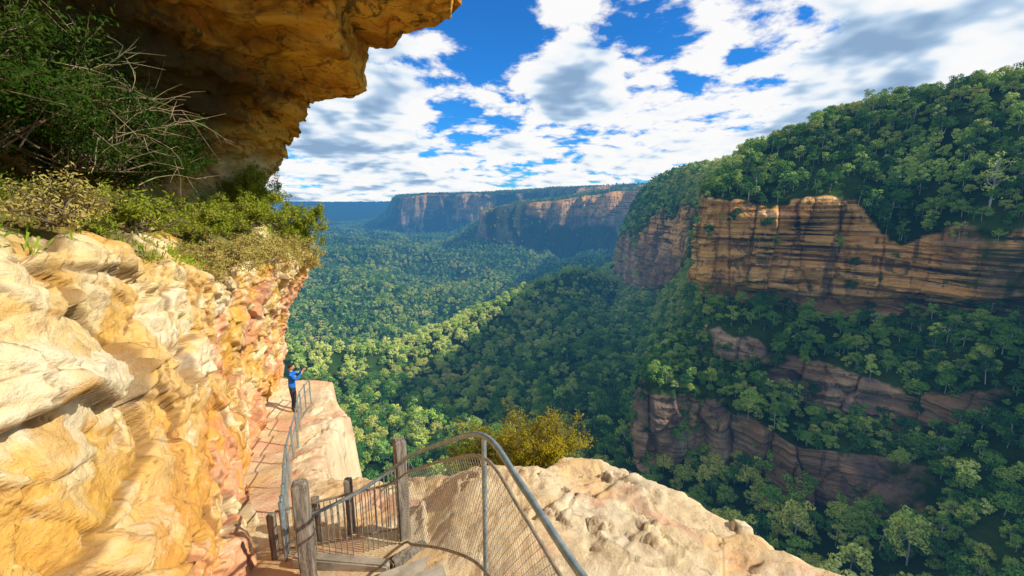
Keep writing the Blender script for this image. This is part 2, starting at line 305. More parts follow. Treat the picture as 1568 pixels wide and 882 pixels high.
# shallow weathering terraces + pitting
tb = (X*.25+Y*.5+fbm(pw*.8, 4, 94)*.9)/.55; tf = tb-np.floor(tb)
Z = Z0+rough*((wg[2]-.5)*.06+wg[3]*.08+(wg2[2]-.5)*.02+wg2[3]*.03-.04*sstep(.12, .0, tf)+.04*tf)+rough*(fbm(pw*.8, 4, 95)*.10+fbm(pw*np.array([3.5, 7, 1]), 5, 96)*.04-np.clip(fbm(pw*9, 3, 99)-.2, 0, 1)*.05)
Z = Z-.14*np.exp(-np.clip(-sd, 0, 9)/.09)
lay = np.floor(np.clip(sd, 0, 9)/.25+fbm(pw*2, 2, 97)*.5)
Z = Z-np.where(sd > 0, np.minimum(60, sd*9+np.clip(lay, 0, 99)*.8), 0)
G = np.stack([X, Y, Z], -1)
grid_obj('rock_ledge', G, M_slab, {'cellr': wg[2]*.5+.25, 'crack': np.minimum(wg[1]-wg[0], wg2[1]-wg2[0]+.02)+.01+pathm, 'roof': X*0, 'veg': X*0, 'cave_shade': X*0, 'ntone': fbm(pw*.9, 4, 98)-.12, 'low': X*0+.1})
def gz(x, y):
    i = int(np.clip(np.searchsorted(gx, x), 0, len(gx)-1)); j = int(np.clip(np.searchsorted(gy, y), 0, len(gy)-1)); return float(Z[i, j])
# ------------------------------------------------------------------ right massif. each point: (tan bearing, distance north, gradient)
def SV(L): return [(b*y, y, g*y) for b, y, g in L]
colK = SV([(.30,2300,.02),(.29,2000,-.01),(.28,1950,-.06),(.27,1900,-.11),(.265,1800,-.13),(.26,1700,-.14),(.255,1600,-.15),(.25,1500,-.16),(.24,1400,-.17),(.235,1350,-.175),(.23,1300,-.185),(.22,1200,-.2)])
colJ = SV([(.30,1250,.03),(.28,1180,-.0),(.24,1080,-.09),(.228,1040,-.185),(.222,960,-.21),(.217,900,-.23),(.212,850,-.25),(.2,780,-.28),(.19,720,-.31),(.185,690,-.325),(.18,650,-.345),(.17,600,-.375)])
colI = SV([(.335,850,.050),(.32,790,.02),(.30,740,-.045),(.296,715,-.2),(.288,660,-.24),(.283,630,-.26),(.28,590,-.285),(.27,540,-.325),(.26,500,-.36),(.255,470,-.385),(.25,440,-.41),(.24,400,-.45)])
colH = SV([(.40,690,.07),(.385,650,.03),(.375,620,-.01),(.355,600,-.20),(.353,570,-.255),(.349,540,-.28),(.343,510,-.31),(.33,470,-.35),(.31,440,-.38),(.30,410,-.41),(.29,390,-.44),(.28,360,-.48)])
colG = SV([(.50,470,.075),(.475,465,.04),(.46,460,-.0),(.445,430,-.10),(.43,415,-.17),(.42,400,-.22),(.40,385,-.28),(.37,360,-.35),(.35,340,-.39),(.33,325,-.43),(.31,310,-.48),(.30,290,-.55)])
colA = SV([(.52,330,.105),(.481,310,.055),(.434,290,.014),(.437,285,-.183),(.470,280,-.246),(.477,268,-.27),(.466,255,-.40),(.36,235,-.42),(.328,225,-.430),(.303,215,-.64),(.34,190,-.78),(.40,160,-.98)])
colB = SV([(.603,320,.136),(.598,295,.055),(.592,275,-.016),(.613,268,-.198),(.639,255,-.279),(.615,245,-.335),(.622,238,-.44),(.561,228,-.455),(.516,218,-.47),(.53,210,-.76),(.60,180,-.88),(.70,160,-1.)])
colC = SV([(.725,310,.189),(.738,285,.1),(.722,262,.014),(.789,255,-.23),(.817,238,-.312),(.78,225,-.385),(.791,219,-.51),(.787,200,-.57),(.714,190,-.616),(.765,183,-.83),(.854,165,-.93),(.905,155,-1.02)])
colD = SV([(.876,290,.226),(.899,265,.1),(.923,240,-.100),(.962,236,-.21),(1.007,220,-.312),(1.005,200,-.472),(1.02,195,-.58),(1.016,185,-.626),(.968,182,-.644),(.995,165,-.798),(1.033,152,-.918),(1.066,146,-1.)])
colE = SV([(1.0,270,.247),(1.045,240,.1),(1.08,215,-.06),(1.116,208,-.23),(1.136,195,-.328),(1.165,180,-.464),(1.18,176,-.534),(1.204,160,-.644),(1.22,152,-.72),(1.236,146,-.798),(1.262,138,-.918),(1.28,130,-1.)])
colF = SV([(1.25,240,.285),(1.3,215,.1),(1.32,195,-.05),(1.35,188,-.22),(1.37,175,-.33),(1.4,165,-.45),(1.41,160,-.52),(1.43,148,-.63),(1.44,142,-.7),(1.45,137,-.78),(1.47,130,-.88),(1.5,120,-1.)])
colF2 = [(390,110,110),(355,115,60),(325,110,-5),(318,108,-45),(295,105,-60),(280,100,-75),(275,100,-85),(255,100,-95),(245,98,-100),(240,98,-108),(220,95,-115),(190,90,-125)]  # unseen continuation of the massif, added to shade the lower right slopes
colF3 = [(x+10, y-140, z+15) for i, (x, y, z) in enumerate(colF2)]
R = np.array([colK, colJ, colI, colH, colG, colA, colB, colC, colD, colE, colF, colF2, colF3], float)
top = R[:, :1].copy(); top[..., 1] += 260; top[..., 0] += 160; top[..., 2] += 12
under = R[:, 3:4].copy(); under[..., 1] += 14; under[..., 2] -= 8; under[..., 0] += 11
R = np.concatenate([top, R[:, :4], under, R[:, 4:]], 1)
rc = [20, 34, 34, 64, 12, 24, 24, 34, 20, 20, 60, 34, 20]; cc = [30, 40, 50, 60, 70, 90, 100, 90, 70, 60, 40, 20]
P = upsample(upsample(R, cc, 0), rc, 1); P = gsmooth(gsmooth(P, 6., 0), 1.8, 1)
T = np.broadcast_to(upsample(np.arange(14.)[None], rc, 1), P.shape[:2])
Nn = normals(P); ref = np.array([0, 0, 100.])-P; sgn = np.sign((Nn*ref).sum(-1).mean()); Nn = Nn*sgn
en = fbm(P*.022, 4, 101)*.5+fbm(P*.09, 3, 102)*.3
def band(a, b, w=.15, k=1.): return sstep(a-w, a+w, T+en*k)*(1-sstep(b-w, b+w, T+en*k))
lowb = sstep(-.15, .1, fbm(P*.016, 3, 103)+.06)
def colprof(v): return np.broadcast_to(upsample(np.array(v, float)[:, None], cc, 0), P.shape[:2])
cA = colprof([.4,1,1,1,.0,1,1,1,1,.45,.5,1,1]); cL = colprof([0,0,0,0,0,1,1,1,.5,.2,.2,.2,.2]); cM = colprof([0,0,0,0,0,1,1,1,.9,.5,.3,.3,.3])
brk = sstep(-.35, -.1, fbm(P*.02, 3, 104)+.15)
rock = np.clip(band(3, 5.35, .15, .8)*cA+band(7, 8.1, .15, .7)*cM*(.25+.75*lowb)+band(10, 11.15, .12, .5)*cL*brk, 0, 1)
hz = P[..., 2]+fbm(P*.01, 3, 110)*5
wA = worley(np.stack([P[..., 0]*.022, P[..., 1]*.022, hz*.16], -1), 111)
wB = worley(np.stack([P[..., 0]*.05, P[..., 1]*.05, hz*.55], -1), 115)
vj = worley(np.stack([P[..., 0]*.07, P[..., 1]*.07, P[..., 2]*.012], -1), 119)
hd = Nn*np.array([1, 1, .2])
lowt = sstep(6.5, 9.5, T)
d = rock*((wA[2]-.5)*7*(1-.5*lowt)+(wB[2]-.5)*3.2*(1-.6*lowt)+(vj[2]-.5)*(6+5*lowt)+vj[3]*(3+3*lowt)-2.2*sstep(.12, 0, vj[1]-vj[0]))+fbm(P*.02, 4, 120)*8+fbm(P*.15, 4, 121)*1.1
RP = P+hd*d[..., None]
vegR = 1-sstep(.3, .6, rock+fbm(P*.2, 3, 130)*.25)
grid_obj('escarpment', RP, M_cliff, {'veg': vegR, 'stain': sstep(.08, .38, fbm(P*np.array([.03, .03, .012]), 4, 131))*.6}, flip=(sgn < 0))
Rrock, RT = rock, T
# ------------------------------------------------------------------ valley terrain to the horizon
bb = np.array([-3,-1.2,-.7,-.5,-.3,-.15,0,.15,.3,.5,1.2,3]); yy = np.array([60,240,320,450,600,800,1000,1500,2200,3000,4500,7000,12000,17000.])
ZT = np.array([
 [-110,-130,-150,-150,-150,-150,-150,-150,-150,-150,-130,-110],
 [-120,-150,-165,-163,-162,-162,-159,-156,-152,-150,-140,-110],
 [-130,-160,-182,-184,-184,-186,-182,-170,-160,-155,-150,-110],
 [-130,-180,-215,-220,-225,-222,-200,-182,-170,-165,-160,-110],
 [-120,-180,-235,-248,-255,-240,-215,-192,-182,-180,-170,-100],
 [-100,-170,-230,-262,-278,-268,-240,-208,-200,-190,-170,-80],
 [-80,-170,-225,-258,-285,-290,-268,-232,-212,-190,-150,-60],
 [-60,-150,-195,-232,-275,-292,-295,-275,-240,-180,-100,-20],
 [-40,-120,-190,-225,-262,-285,-300,-290,-250,-160,-50,0],
 [-20,-100,-190,-225,-262,-290,-300,-290,-230,-120,0,20],
 [-20,-80,-240,-290,-320,-330,-330,-300,-230,-80,20,20],
 [-20,-60,-260,-280,-280,-250,-200,-150,-100,0,20,20],
 [-40,-30,-25,-15,-20,-40,-40,-20,0,20,20,20],
 [-40,-30,-25,-15,-20,-40,-40,-20,0,20,20,20.]])
nb, ny = 560, 600
bl = np.sinh(np.linspace(math.asinh(-3/.5), math.asinh(3/.5), nb))*.5; yl = np.exp(np.linspace(math.log(60), math.log(17000), ny))
Zi = np.stack([np.interp(bl, bb, r) for r in ZT], 0); Zg = np.stack([np.interp(np.log(yl), np.log(yy), Zi[:, j]) for j in range(nb)], 0)
Zg = gsmooth(gsmooth(Zg, 7., 0), 6., 1)
TX = bl[:, None]*yl[None]; TY = np.broadcast_to(yl[None], TX.shape)
pw = np.stack([TX, TY, TX*0], -1)
sp = np.array([(-225,410),(-160,480),(-85,565),(15,700),(165,950),(330,1150)])
def spur_dist(X_, Y_):
    dsp = np.full(X_.shape, 1e9); side = np.zeros(X_.shape)
    for a, b in zip(sp[:-1], sp[1:]):
        ab = b-a; L = ab@ab; t = np.clip(((X_-a[0])*ab[0]+(Y_-a[1])*ab[1])/L, 0, 1); dd = np.hypot(X_-a[0]-t*ab[0], Y_-a[1]-t*ab[1])
        s = np.sign(ab[0]*(Y_-a[1])-ab[1]*(X_-a[0])); m = dd < dsp; dsp = np.where(m, dd, dsp); side = np.where(m, s, side)
    return dsp, side
dsp, side = spur_dist(TX, TY)
ridge = 62*np.exp(-dsp/np.where(side > 0, 45., 75.))
amp = np.clip((TY-250)/600, 0, 1)
rdg = 1-np.abs(fbm(pw*np.array([.0034, .0018, 1]), 4, 141))*3.4
Zt = Zg+ridge+fbm(pw*.006, 4, 140)*14*(.4+amp)+rdg*36*amp*np.clip(TY/1300, 0, 1.3)
Zt = Zt+np.where(TY > 10000, fbm(pw*.0005, 4, 150)*50, 0)
TP = np.stack([TX, TY, Zt], -1)
grid_obj('valley_terrain', TP, M_cliff, {'veg': TX*0+1, 'stain': TX*0})
# ------------------------------------------------------------------ distant mesas
def mesa(name, cols, cc, rc, amp, seed, thr):
    N_ = np.array(cols, float); P = upsample(upsample(N_, cc, 0), rc, 1); P = gsmooth(gsmooth(P, 2.5, 0), 1.3, 1)
    T = np.broadcast_to(upsample(np.arange(float(N_.shape[1]))[None], rc, 1), P.shape[:2])
    Nn = normals(P); ref = np.array([0, 0, 300.])-P; sg = np.sign((Nn*ref).sum(-1).mean()); Nn = Nn*sg
    e = fbm(P*.004, 4, seed)*.5
    rock = sstep(.95, 1.05, T)*(1-sstep(1.9, 2.15, T+e))
    low = fbm(P*np.array([.003, .003, .0008]), 5, seed+1)
    v = worley(np.stack([P[..., 0]*.009, P[..., 1]*.009, P[..., 2]*.0015], -1), seed+2)
    d = (low*2.8+(v[2]-.5)*.6+v[3]*.4)*amp*(.3+.7*rock)+np.where(T > 2.2, fbm(P*.006, 4, seed+5)*1.4*amp, 0)
    P = P+Nn*np.array([1, 1, .12])*d[..., None]+np.array([0, 0, 1.])*(np.where(T <= 1.05, fbm(P*.0025, 4, seed+7)*24, 0))[..., None]
    bare = sstep(thr, thr+.12, fbm(P*np.array([.0032, .0032, .004]), 4, seed+9))
    grid_obj(name, P, M_cliff, {'veg': 1-sstep(.4, .6, rock)*(.35+.65*bare), 'stain': .9*(1-bare)}, flip=(sg < 0)); return P, rock
def mcol(b, yt, gt, gb, far=1500):
    zt = gt*yt; return [(b*(yt+far), yt+far, zt+10), (b*yt, yt, zt), (b*yt*.985, yt*.985, gb*yt*.985), (b*yt*.85, yt*.85, gb*yt*.985-.35*(gb*yt*.985+330)), (b*yt*.66, yt*.66, -330)]
c1 = [mcol(-.42,4300,-.066,-.068), mcol(-.33,4200,-.058,-.064), mcol(-.285,4000,-.036,-.066), mcol(-.262,3900,.012,-.070), mcol(-.2,3800,.020,-.072), mcol(-.13,3700,.019,-.070), mcol(-.06,3700,.022,-.066), mcol(.0,3600,.024,-.064),
      mcol(.13,3500,.032,-.055), mcol(.32,3300,.040,-.05), mcol(.55,3200,.045,-.03), mcol(.8,3200,.05,-.02)]
MP1, MR1 = mesa('mesa_cliff', c1, [40, 30, 20, 60, 60, 60, 50, 80, 90, 60, 30], [10, 34, 30, 30], 85, 200, .12)
c2 = [mcol(-.17,2550,-.108,-.112,far=300), mcol(-.105,2500,-.074,-.084,far=600), mcol(-.040,2400,-.024,-.084,far=900), mcol(.03,2300,-.006,-.104,far=1200), mcol(.10,2200,.002,-.126,far=1300), mcol(.17,2200,.014,-.136,far=1300), mcol(.24,2100,.024,-.138,far=1300),
      mcol(.33,2000,.030,-.13,far=1300), mcol(.5,1900,.03,-.12,far=1300)]
MP2, MR2 = mesa('promontory_cliff', c2, [30, 40, 60, 70, 70, 70, 70, 60], [14, 40, 30, 30], 80, 230, .0)
# ------------------------------------------------------------------ trees
def leafquads(C, Nrm, sz, asp=.6, r=rng):
    n = len(C); t = r.normal(size=(n, 3)); t -= (t*Nrm).sum(1, keepdims=True)*Nrm; t /= np.linalg.norm(t, axis=1, keepdims=True)+1e-9
    b = np.cross(Nrm, t); s = (sz*(.6+.8*r.random(n)))[:, None] if np.isscalar(sz) else sz[:, None]
    V = np.stack([C-t*s, C-b*s*asp, C+t*s, C+b*s*asp], 1).reshape(-1, 3); return V, np.arange(4*n).reshape(n, 4)
def unit(n, r=rng):
    v = r.normal(size=(n, 3)); return v/np.linalg.norm(v, axis=1, keepdims=True)
def tree_mesh(name, H, R, ncl, npl, lsz, seed, low=.25, sparse=False, mat=None):
    r = np.random.default_rng(seed); C = []; Nm = []; tips = []
    lean = r.normal(size=2)*R*.12; ch = H*.46
    for i in range(ncl):
        a = i*2.4+r.random()*1.6; t = (i+.5)/ncl; el_ = math.asin(1-1.35*t)
        rr = R*.74*math.cos(el_)*(.7+.45*r.random()); z = H-ch+ch*.72*max(math.sin(el_), -.3)+ch*.1*r.normal()
        if r.random() < low: z -= ch*.35
        c = np.array([rr*math.cos(a)+lean[0], rr*math.sin(a)+lean[1], z]); cr = R*((.20 if sparse else .24)+.2*r.random())
        n_ = int(npl*(cr/(R*.34))**1.6)
        u = unit(n_, r); rad = cr*(.5+.55*r.random(n_)**.5); p = c+u*rad[:, None]*np.array([1, 1, .66])
        C.append(p); nn = u+r.normal(size=(n_, 3))*.5+np.array([.0, 0, .45]); Nm.append(nn/np.linalg.norm(nn, axis=1, keepdims=True)); tips.append(c)
    V, F = leafquads(np.concatenate(C), np.concatenate(Nm), lsz, .7, r)
    lines = [([(0, 0, -2.5), (R*.03, 0, H*.35), (R*.05, R*.04, H*.62), (lean[0], lean[1], H*.8)], [H*.018, H*.014, H*.010, H*.005])]
    for c in tips[::(1 if sparse else 4)]:
        s = np.array([R*.04, R*.02, H*(.42+.15*r.random())]); lines.append(([s, (s+c)/2+r.normal(size=3)*R*.05-np.array([0, 0, H*.02]), c], [H*.009, H*.006, H*.003]))
    tm = tubes_mesh(name+'_t', lines, M_bark, 4); nv = len(tm.vertices); tv = np.empty(nv*3, dtype=np.float32); tm.vertices.foreach_get('co', tv)
    tf = np.empty(len(tm.loops), dtype=np.int32); tm.loops.foreach_get('vertex_index', tf); tf = tf.reshape(-1, 4); bpy.data.meshes.remove(tm)
    VV = np.concatenate([tv.reshape(-1, 3), V]); FF = np.concatenate([tf, F+nv]); mi = np.r_[np.zeros(len(tf)), np.ones(len(F))]
    return raw_mesh(name, VV, FF, [M_bark, mat or M_tree], False, mi)
protos = bpy.data.collections.new('tree_kinds'); k = 0
specs = [(12, 4.6, 15, .15), (14, 5.4, 18, .2), (11, 5.4, 16, .1), (16, 5.2, 18, .3), (9, 4.2, 13, .2), (14, 6.4, 20, .15), (18, 5.6, 17, .25)]
for i, (H_, R_, c_, lo_) in enumerate(specs):
    protos.objects.link(bpy.data.objects.new('kind_%02d' % k, tree_mesh('kind_%02d' % k, H_, R_, c_, 70, .38, 100+i, lo_))); k += 1
NK = k
for i in range(4):
    protos.objects.link(bpy.data.objects.new('kind_%02d' % k, tree_mesh('kind_%02d' % k, 11+2.5*i, 5.5, 9, 20, 1.15, 200+i))); k += 1
NF = k
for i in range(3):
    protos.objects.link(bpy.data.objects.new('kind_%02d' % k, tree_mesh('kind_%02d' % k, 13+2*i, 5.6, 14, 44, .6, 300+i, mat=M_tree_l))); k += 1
def sample(P, dens, r=rng):
    a = .5*(P[1:, 1:]-P[:-1, :-1]); b = .5*(P[1:, :-1]-P[:-1, 1:]); area = 2*np.linalg.norm(np.cross(a, b), axis=-1)
    e = area*.25*(dens[1:, 1:]+dens[:-1, :-1]+dens[1:, :-1]+dens[:-1, 1:]); c = r.poisson(np.clip(e, 0, 50))
    I, J = np.nonzero(c); rep = c[I, J]; I = np.repeat(I, rep); J = np.repeat(J, rep); u = r.random(len(I))[:, None]; v = r.random(len(I))[:, None]
    return P[I, J]*(1-u)*(1-v)+P[I+1, J]*u*(1-v)+P[I, J+1]*(1-u)*v+P[I+1, J+1]*u*v
def plant(name, pts, scl, kinds):
    n = len(pts); me = bpy.data.meshes.new(name); me.vertices.add(n); me.vertices.foreach_set('co', pts.astype(np.float32).ravel())
    a = me.attributes.new('rot', 'FLOAT_VECTOR', 'POINT'); rr = np.stack([rng.normal(size=n)*.06, rng.normal(size=n)*.06, rng.random(n)*6.28], 1); a.data.foreach_set('vector', rr.astype(np.float32).ravel())
    a = me.attributes.new('scl', 'FLOAT', 'POINT'); a.data.foreach_set('value', scl.astype(np.float32))
    a = me.attributes.new('idx', 'INT', 'POINT'); a.data.foreach_set('value', kinds.astype(np.int32))
    o = link(bpy.data.objects.new(name, me))
    ng = bpy.data.node_groups.new(name+'_gn', 'GeometryNodeTree'); ng.interface.new_socket('Geometry', in_out='INPUT', socket_type='NodeSocketGeometry'); ng.interface.new_socket('Geometry', in_out='OUTPUT', socket_type='NodeSocketGeometry')
    gi = ng.nodes.new('NodeGroupInput'); go = ng.nodes.new('NodeGroupOutput'); ip = ng.nodes.new('GeometryNodeInstanceOnPoints'); ci = ng.nodes.new('GeometryNodeCollectionInfo')
    ci.inputs[0].default_value = protos; ci.inputs[1].default_value = True; ci.inputs[2].default_value = True
    def na(nm, dt):
        q = ng.nodes.new('GeometryNodeInputNamedAttribute'); q.data_type = dt; q.inputs[0].default_value = nm; return q.outputs[0]
    L = ng.links.new; L(gi.outputs[0], ip.inputs['Points']); L(ci.outputs[0], ip.inputs['Instance']); ip.inputs['Pick Instance'].default_value = True
    L(na('idx', 'INT'), ip.inputs['Instance Index']); L(na('rot', 'FLOAT_VECTOR'), ip.inputs['Rotation']); L(na('scl', 'FLOAT'), ip.inputs['Scale']); L(ip.outputs[0], go.inputs[0])
    md = o.modifiers.new('plants', 'NODES'); md.node_group = ng; return o
A = []
noveg = (Rrock > .3) | ((RT > 11.0) & (RT < 11.75) & (cL > .5)) | ((RT > 8.0) & (RT < 8.35) & (cM > .5) & (Rrock > .1))
dens = np.where(noveg, .0018, .046)*np.clip(260/np.maximum(RP[..., 1], 200), .25, 1)**.8
dens = np.where(RP[..., 1] < 85, .006, dens)
pr = sample(RP, dens); cl = fbm(pr*.03, 3, 300); pr_s = (.34+.50*rng.random(len(pr))**1.5+.14*cl)*np.where(pr[:, 1] > 400, 1.3, 1.)
A.append((pr, pr_s))
inb = (((bl[:, None] > -.8) & (bl[:, None] < .42) & (TY > 110)) | ((bl[:, None] < 1.9) & (bl[:, None] > 0) & (TY < 330))) & (TY < 4200)
dv = np.where(TY < 700, .019, np.where(TY < 1500, .0105, .0050))*inb
pt = sample(TP, dv*1.); A.append((pt, (.42+.85*rng.random(len(pt))**1.7)*np.where(pt[:, 1] > 1400, 1.2, 1.)))
for MPx, MRx in ((MP1, MR1), (MP2, MR2)):
    pm = sample(MPx, np.where(MRx > .4, .0006, .0042)*(MPx[..., 2] > -305)); A.append((pm, .8+.5*rng.random(len(pm))))
pts = np.concatenate([a[0] for a in A]); sc = np.concatenate([a[1] for a in A])
dist = np.linalg.norm(pts, axis=1); far = dist > 700
kinds = np.where(far, NK+rng.integers(0, 4, len(pts)), rng.integers(0, NK, len(pts)))
# paler leaf colour paints in sunlight along the spur crest and on plateau tops
ds_, sd2 = spur_dist(pts[:, 0]+fbm(pts*.01, 2, 310)*25, pts[:, 1]); pale_sunlit_p = .9*np.exp(-(ds_/30.)**2)*(pts[:, 2] < -100)+np.where(pts[:, 2] > 5, .5*sstep(-.3, .3, fbm(pts*.02, 2, 311)), .06)
kinds = np.where((rng.random(len(pts)) < pale_sunlit_p) & (pts[:, 1] < 1300), NF+rng.integers(0, 3, len(pts)), kinds)
pts[:, 2] -= .5
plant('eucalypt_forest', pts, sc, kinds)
print('TREES', len(pts))
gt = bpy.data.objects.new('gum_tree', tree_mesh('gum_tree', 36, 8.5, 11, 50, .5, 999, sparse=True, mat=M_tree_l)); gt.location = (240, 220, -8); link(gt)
# ------------------------------------------------------------------ shrubs
M_sh_dark = mat_leaf('shrub_leaves_dark', [(.015, .04, .010), (.04, .085, .012), (.11, .15, .02)], 1.2)
M_sh_lit = mat_leaf('shrub_leaves_green', [(.14, .19, .02), (.28, .33, .03), (.44, .43, .05)], 1.5)
M_sh_yel = mat_leaf('shrub_leaves_yellow', [(.22, .20, .015), (.42, .35, .02), (.55, .40, .03)], 1.5)
M_sh_dry = mat_leaf('dry_grass', [(.32, .27, .06), (.54, .44, .13), (.38, .42, .06)], 2.)
M_grass = mat_leaf('bank_grass', [(.16, .32, .02), (.30, .48, .03), (.46, .46, .08)], .9)
def shrub(name, c, rad, nb_, nl, lsz, mat, asp=.35, seed=1, droop=0.):
    r = np.random.default_rng(seed); c = np.array(c, float); rad = np.array(rad, float); lines = []; LC = []
    for i in range(nb_):
        u = unit(1, r)[0]; u[2] = abs(u[2])*1.1-.1-droop; tip = c+u*rad*(.65+.5*r.random()); st = c+r.normal(size=3)*rad*.12*np.array([1, 1, 0])-np.array([0, 0, rad[2]*.35])
        md = (st+tip)/2+r.normal(size=3)*rad*.12+np.array([0, 0, rad[2]*.12]); pl = crspline([st, md, tip], 5); lines.append((pl, np.linspace(.012, .003, len(pl))))
        for j in range(3):
            q = pl[4+r.integers(0, len(pl)-5)]; tp = q+(unit(1, r)[0]*.5+u*.5)*rad.mean()*(.25+.25*r.random()); lines.append(([q, (q+tp)/2+r.normal(size=3)*.02, tp], [.005, .004, .002]))
            k_ = nl//(nb_*4)+1; tt = r.random(k_)[:, None]**.6; LC.append(q*(1-tt)+tp*tt+r.normal(size=(k_, 3))*.045*max(1, rad.mean()))
        k_ = nl//(nb_*4)+1; ii = 3+r.integers(0, len(pl)-3, k_); LC.append(pl[ii]+r.normal(size=(k_, 3))*.06*max(1, rad.mean()))
    LC = np.concatenate(LC); nn = (LC-c)/rad; nn = nn/(np.linalg.norm(nn, axis=1, keepdims=True)+1e-6)+r.normal(size=LC.shape)*.7; nn /= np.linalg.norm(nn, axis=1, keepdims=True)
    V, F = leafquads(LC, nn, lsz, asp, r)
    root = link(bpy.data.objects.new(name, None))
    o1 = link(bpy.data.objects.new(name+'_leaves', raw_mesh(name+'_leaves', V, F, [mat], False))); o2 = link(bpy.data.objects.new(name+'_stems', tubes_mesh(name+'_stems', lines, M_twig, 4)))
    o1.parent = root; o2.parent = root
shrub('heath_shrub', (-5.6, 4.6, .95), (1.5, 1.3, 1.1), 60, 20000, .028, M_sh_dark, seed=1)
shrub('heath_shrub', (-6.6, 7.0, 1.0), (1.5, 1.7, 1.5), 70, 22000, .034, M_sh_dark, seed=2)
shrub('heath_shrub', (-7.6, 8.6, .6), (1.3, 1.5, 1.1), 60, 15000, .038, M_sh_dark, seed=3)
shrub('heath_shrub', (-8.8, 11.0, .9), (1.3, 1.5, 1.3), 50, 11000, .045, M_sh_dark, seed=4)
shrub('heath_shrub', (-4.6, 3.2, 1.0), (1.0, .9, .9), 40, 12000, .022, M_sh_dark, seed=14)
shrub('tea_tree_shrub', (-9.2, 15.8, .1), (1.1, 1.3, 1.1), 55, 9000, .045, M_sh_lit, seed=5)
shrub('tea_tree_shrub', (-8.2, 17.0, -1.2), (1.1, 1.0, 1.3), 50, 10000, .045, M_sh_lit, seed=6)
shrub('tea_tree_shrub', (-7.8, 15.4, -1.8), (1.0, 1.0, .9), 45, 8000, .04, M_sh_dry, seed=16, droop=.35)
shrub('wattle_shrub', (-7.3, 12.4, -1.5), (1.2, 1.7, .8), 60, 9000, .035, M_sh_dry, seed=7, droop=.25)
shrub('wattle_shrub', (-6.4, 9.4, -1.2), (.9, 1.3, .6), 50, 6000, .03, M_sh_dry, seed=8, droop=.25)
shrub('wattle_shrub', (-8.0, 13.4, -.5), (1.1, 1.6, .7), 50, 8000, .04, M_sh_lit, seed=9)
shrub('wattle_shrub', (-7.6, 10.8, -.6), (.9, 1.2, .6), 50, 6000, .035, M_sh_lit, seed=19)
shrub('fern_clump', (-5.1, 5.9, -.25), (.6, .7, .45), 40, 3500, .03, M_sh_lit, seed=10)
shrub('fern_clump', (-4.3, 4.1, -.1), (.45, .5, .35), 30, 3000, .02, M_sh_dry, seed=11)
shrub('broom_shrub', (.45, 7.3, -4.75), (1.2, .7, 1.0), 90, 15000, .027, M_sh_yel, asp=.25, seed=12)
shrub('broom_shrub', (-.7, 7.6, -5.1), (.7, .6, .8), 60, 7000, .03, M_sh_lit, asp=.25, seed=13)
r = np.random.default_rng(5); lines = []
for i in range(30):
    st = np.array([-5.6+r.normal()*.4, 6.0+r.normal()*.6, .9+r.normal()*.3]); p = [st]; dr = np.array([.5+r.random()*.6, .2+r.normal()*.4, .6+r.random()*.8]); dr /= np.linalg.norm(dr)
    for j in range(7):
        dr = dr+r.normal(size=3)*.28+np.array([.03, 0, -.08]); dr /= np.linalg.norm(dr); p.append(p[-1]+dr*.15)
        if j > 1 and r.random() < .8: e = p[-1]+(dr+r.normal(size=3)*.7)*.2; lines.append(([p[-1], (p[-1]+e)/2+r.normal(size=3)*.02, e], [.004, .003, .0015]))
    lines.append((p, np.linspace(.008, .002, len(p))))
link(bpy.data.objects.new('dry_branches', tubes_mesh('dry_branches', lines, mat_plain('dry_wood', (.25, .19, .10), (.42, .34, .2), 9.), 4)))
msk = (LT > 3.15) & (LT < 5.2); dn = msk*(20.+90*(fbm(LP*.7, 2, 320) > 0)); dn[:120] = 0
pg = sample(LP, dn); n = len(pg); dirs = rng.normal(size=(n, 3))*.55+np.array([.25, -.1, .9]); dirs /= np.linalg.norm(dirs, axis=1, keepdims=True)
Lh = (.06+.18*rng.random(n)**2)[:, None]; sd_ = np.cross(dirs, unit(n)); sd_ /= np.linalg.norm(sd_, axis=1, keepdims=True)
V = np.stack([pg-sd_*.006, pg+sd_*.006, pg+dirs*Lh+sd_*.003+np.array([.02, 0, -.01]), pg+dirs*Lh-sd_*.003], 1).reshape(-1, 3)
link(bpy.data.objects.new('grass_bank', raw_mesh('grass_bank', V, np.arange(4*n).reshape(n, 4), [M_grass], False)))
# ------------------------------------------------------------------ fences
def empty(name): return link(bpy.data.objects.new(name, None))
def part(name, me, parent):
    o = link(bpy.data.objects.new(name, me)); o.parent = parent; return o
def post(name, x, y, ztop, h, w, rz, parent=None):
    n = 14; V = []; r = np.random.default_rng(int(abs(x*100))); cham = .18*w
    for i in range(n+1):
        z = ztop-h+h*i/n; ww = w/2*(1+.05*r.normal()*.5)
        if i == n: ww *= .72
        if i == n-1: z = ztop-cham
        ring = [(-1, -.8), (-.8, -1), (.8, -1), (1, -.8), (1, .8), (.8, 1), (-.8, 1), (-1, .8)]
        for a, b in ring: V.append((a*ww, b*ww, z))
    F = [(i*8+j, i*8+(j+1) % 8, (i+1)*8+(j+1) % 8, (i+1)*8+j) for i in range(n) for j in range(8)]
    t = n*8; F += [(t, t+1, t+2, t+3), (t, t+3, t+4, t+7), (t+4, t+5, t+6, t+7)]
    me = raw_mesh(name, [(v[0]*math.cos(rz)-v[1]*math.sin(rz)+x, v[0]*math.sin(rz)+v[1]*math.cos(rz)+y, v[2]) for v in V], F, [M_wood], False)
    return link(bpy.data.objects.new(name, me))
posts = [(-2.50, 4.5, -3.22, 1.6, .17, .3), (-1.50, 5.2, -3.08, 1.75, .15, .5), (-2.29, 5.35, -3.78, 1.1, .10, .2), (-2.72, 5.25, -4.0, .9, .10, .4), (-3.2, 5.0, -4.05, .9, .09, .1)]
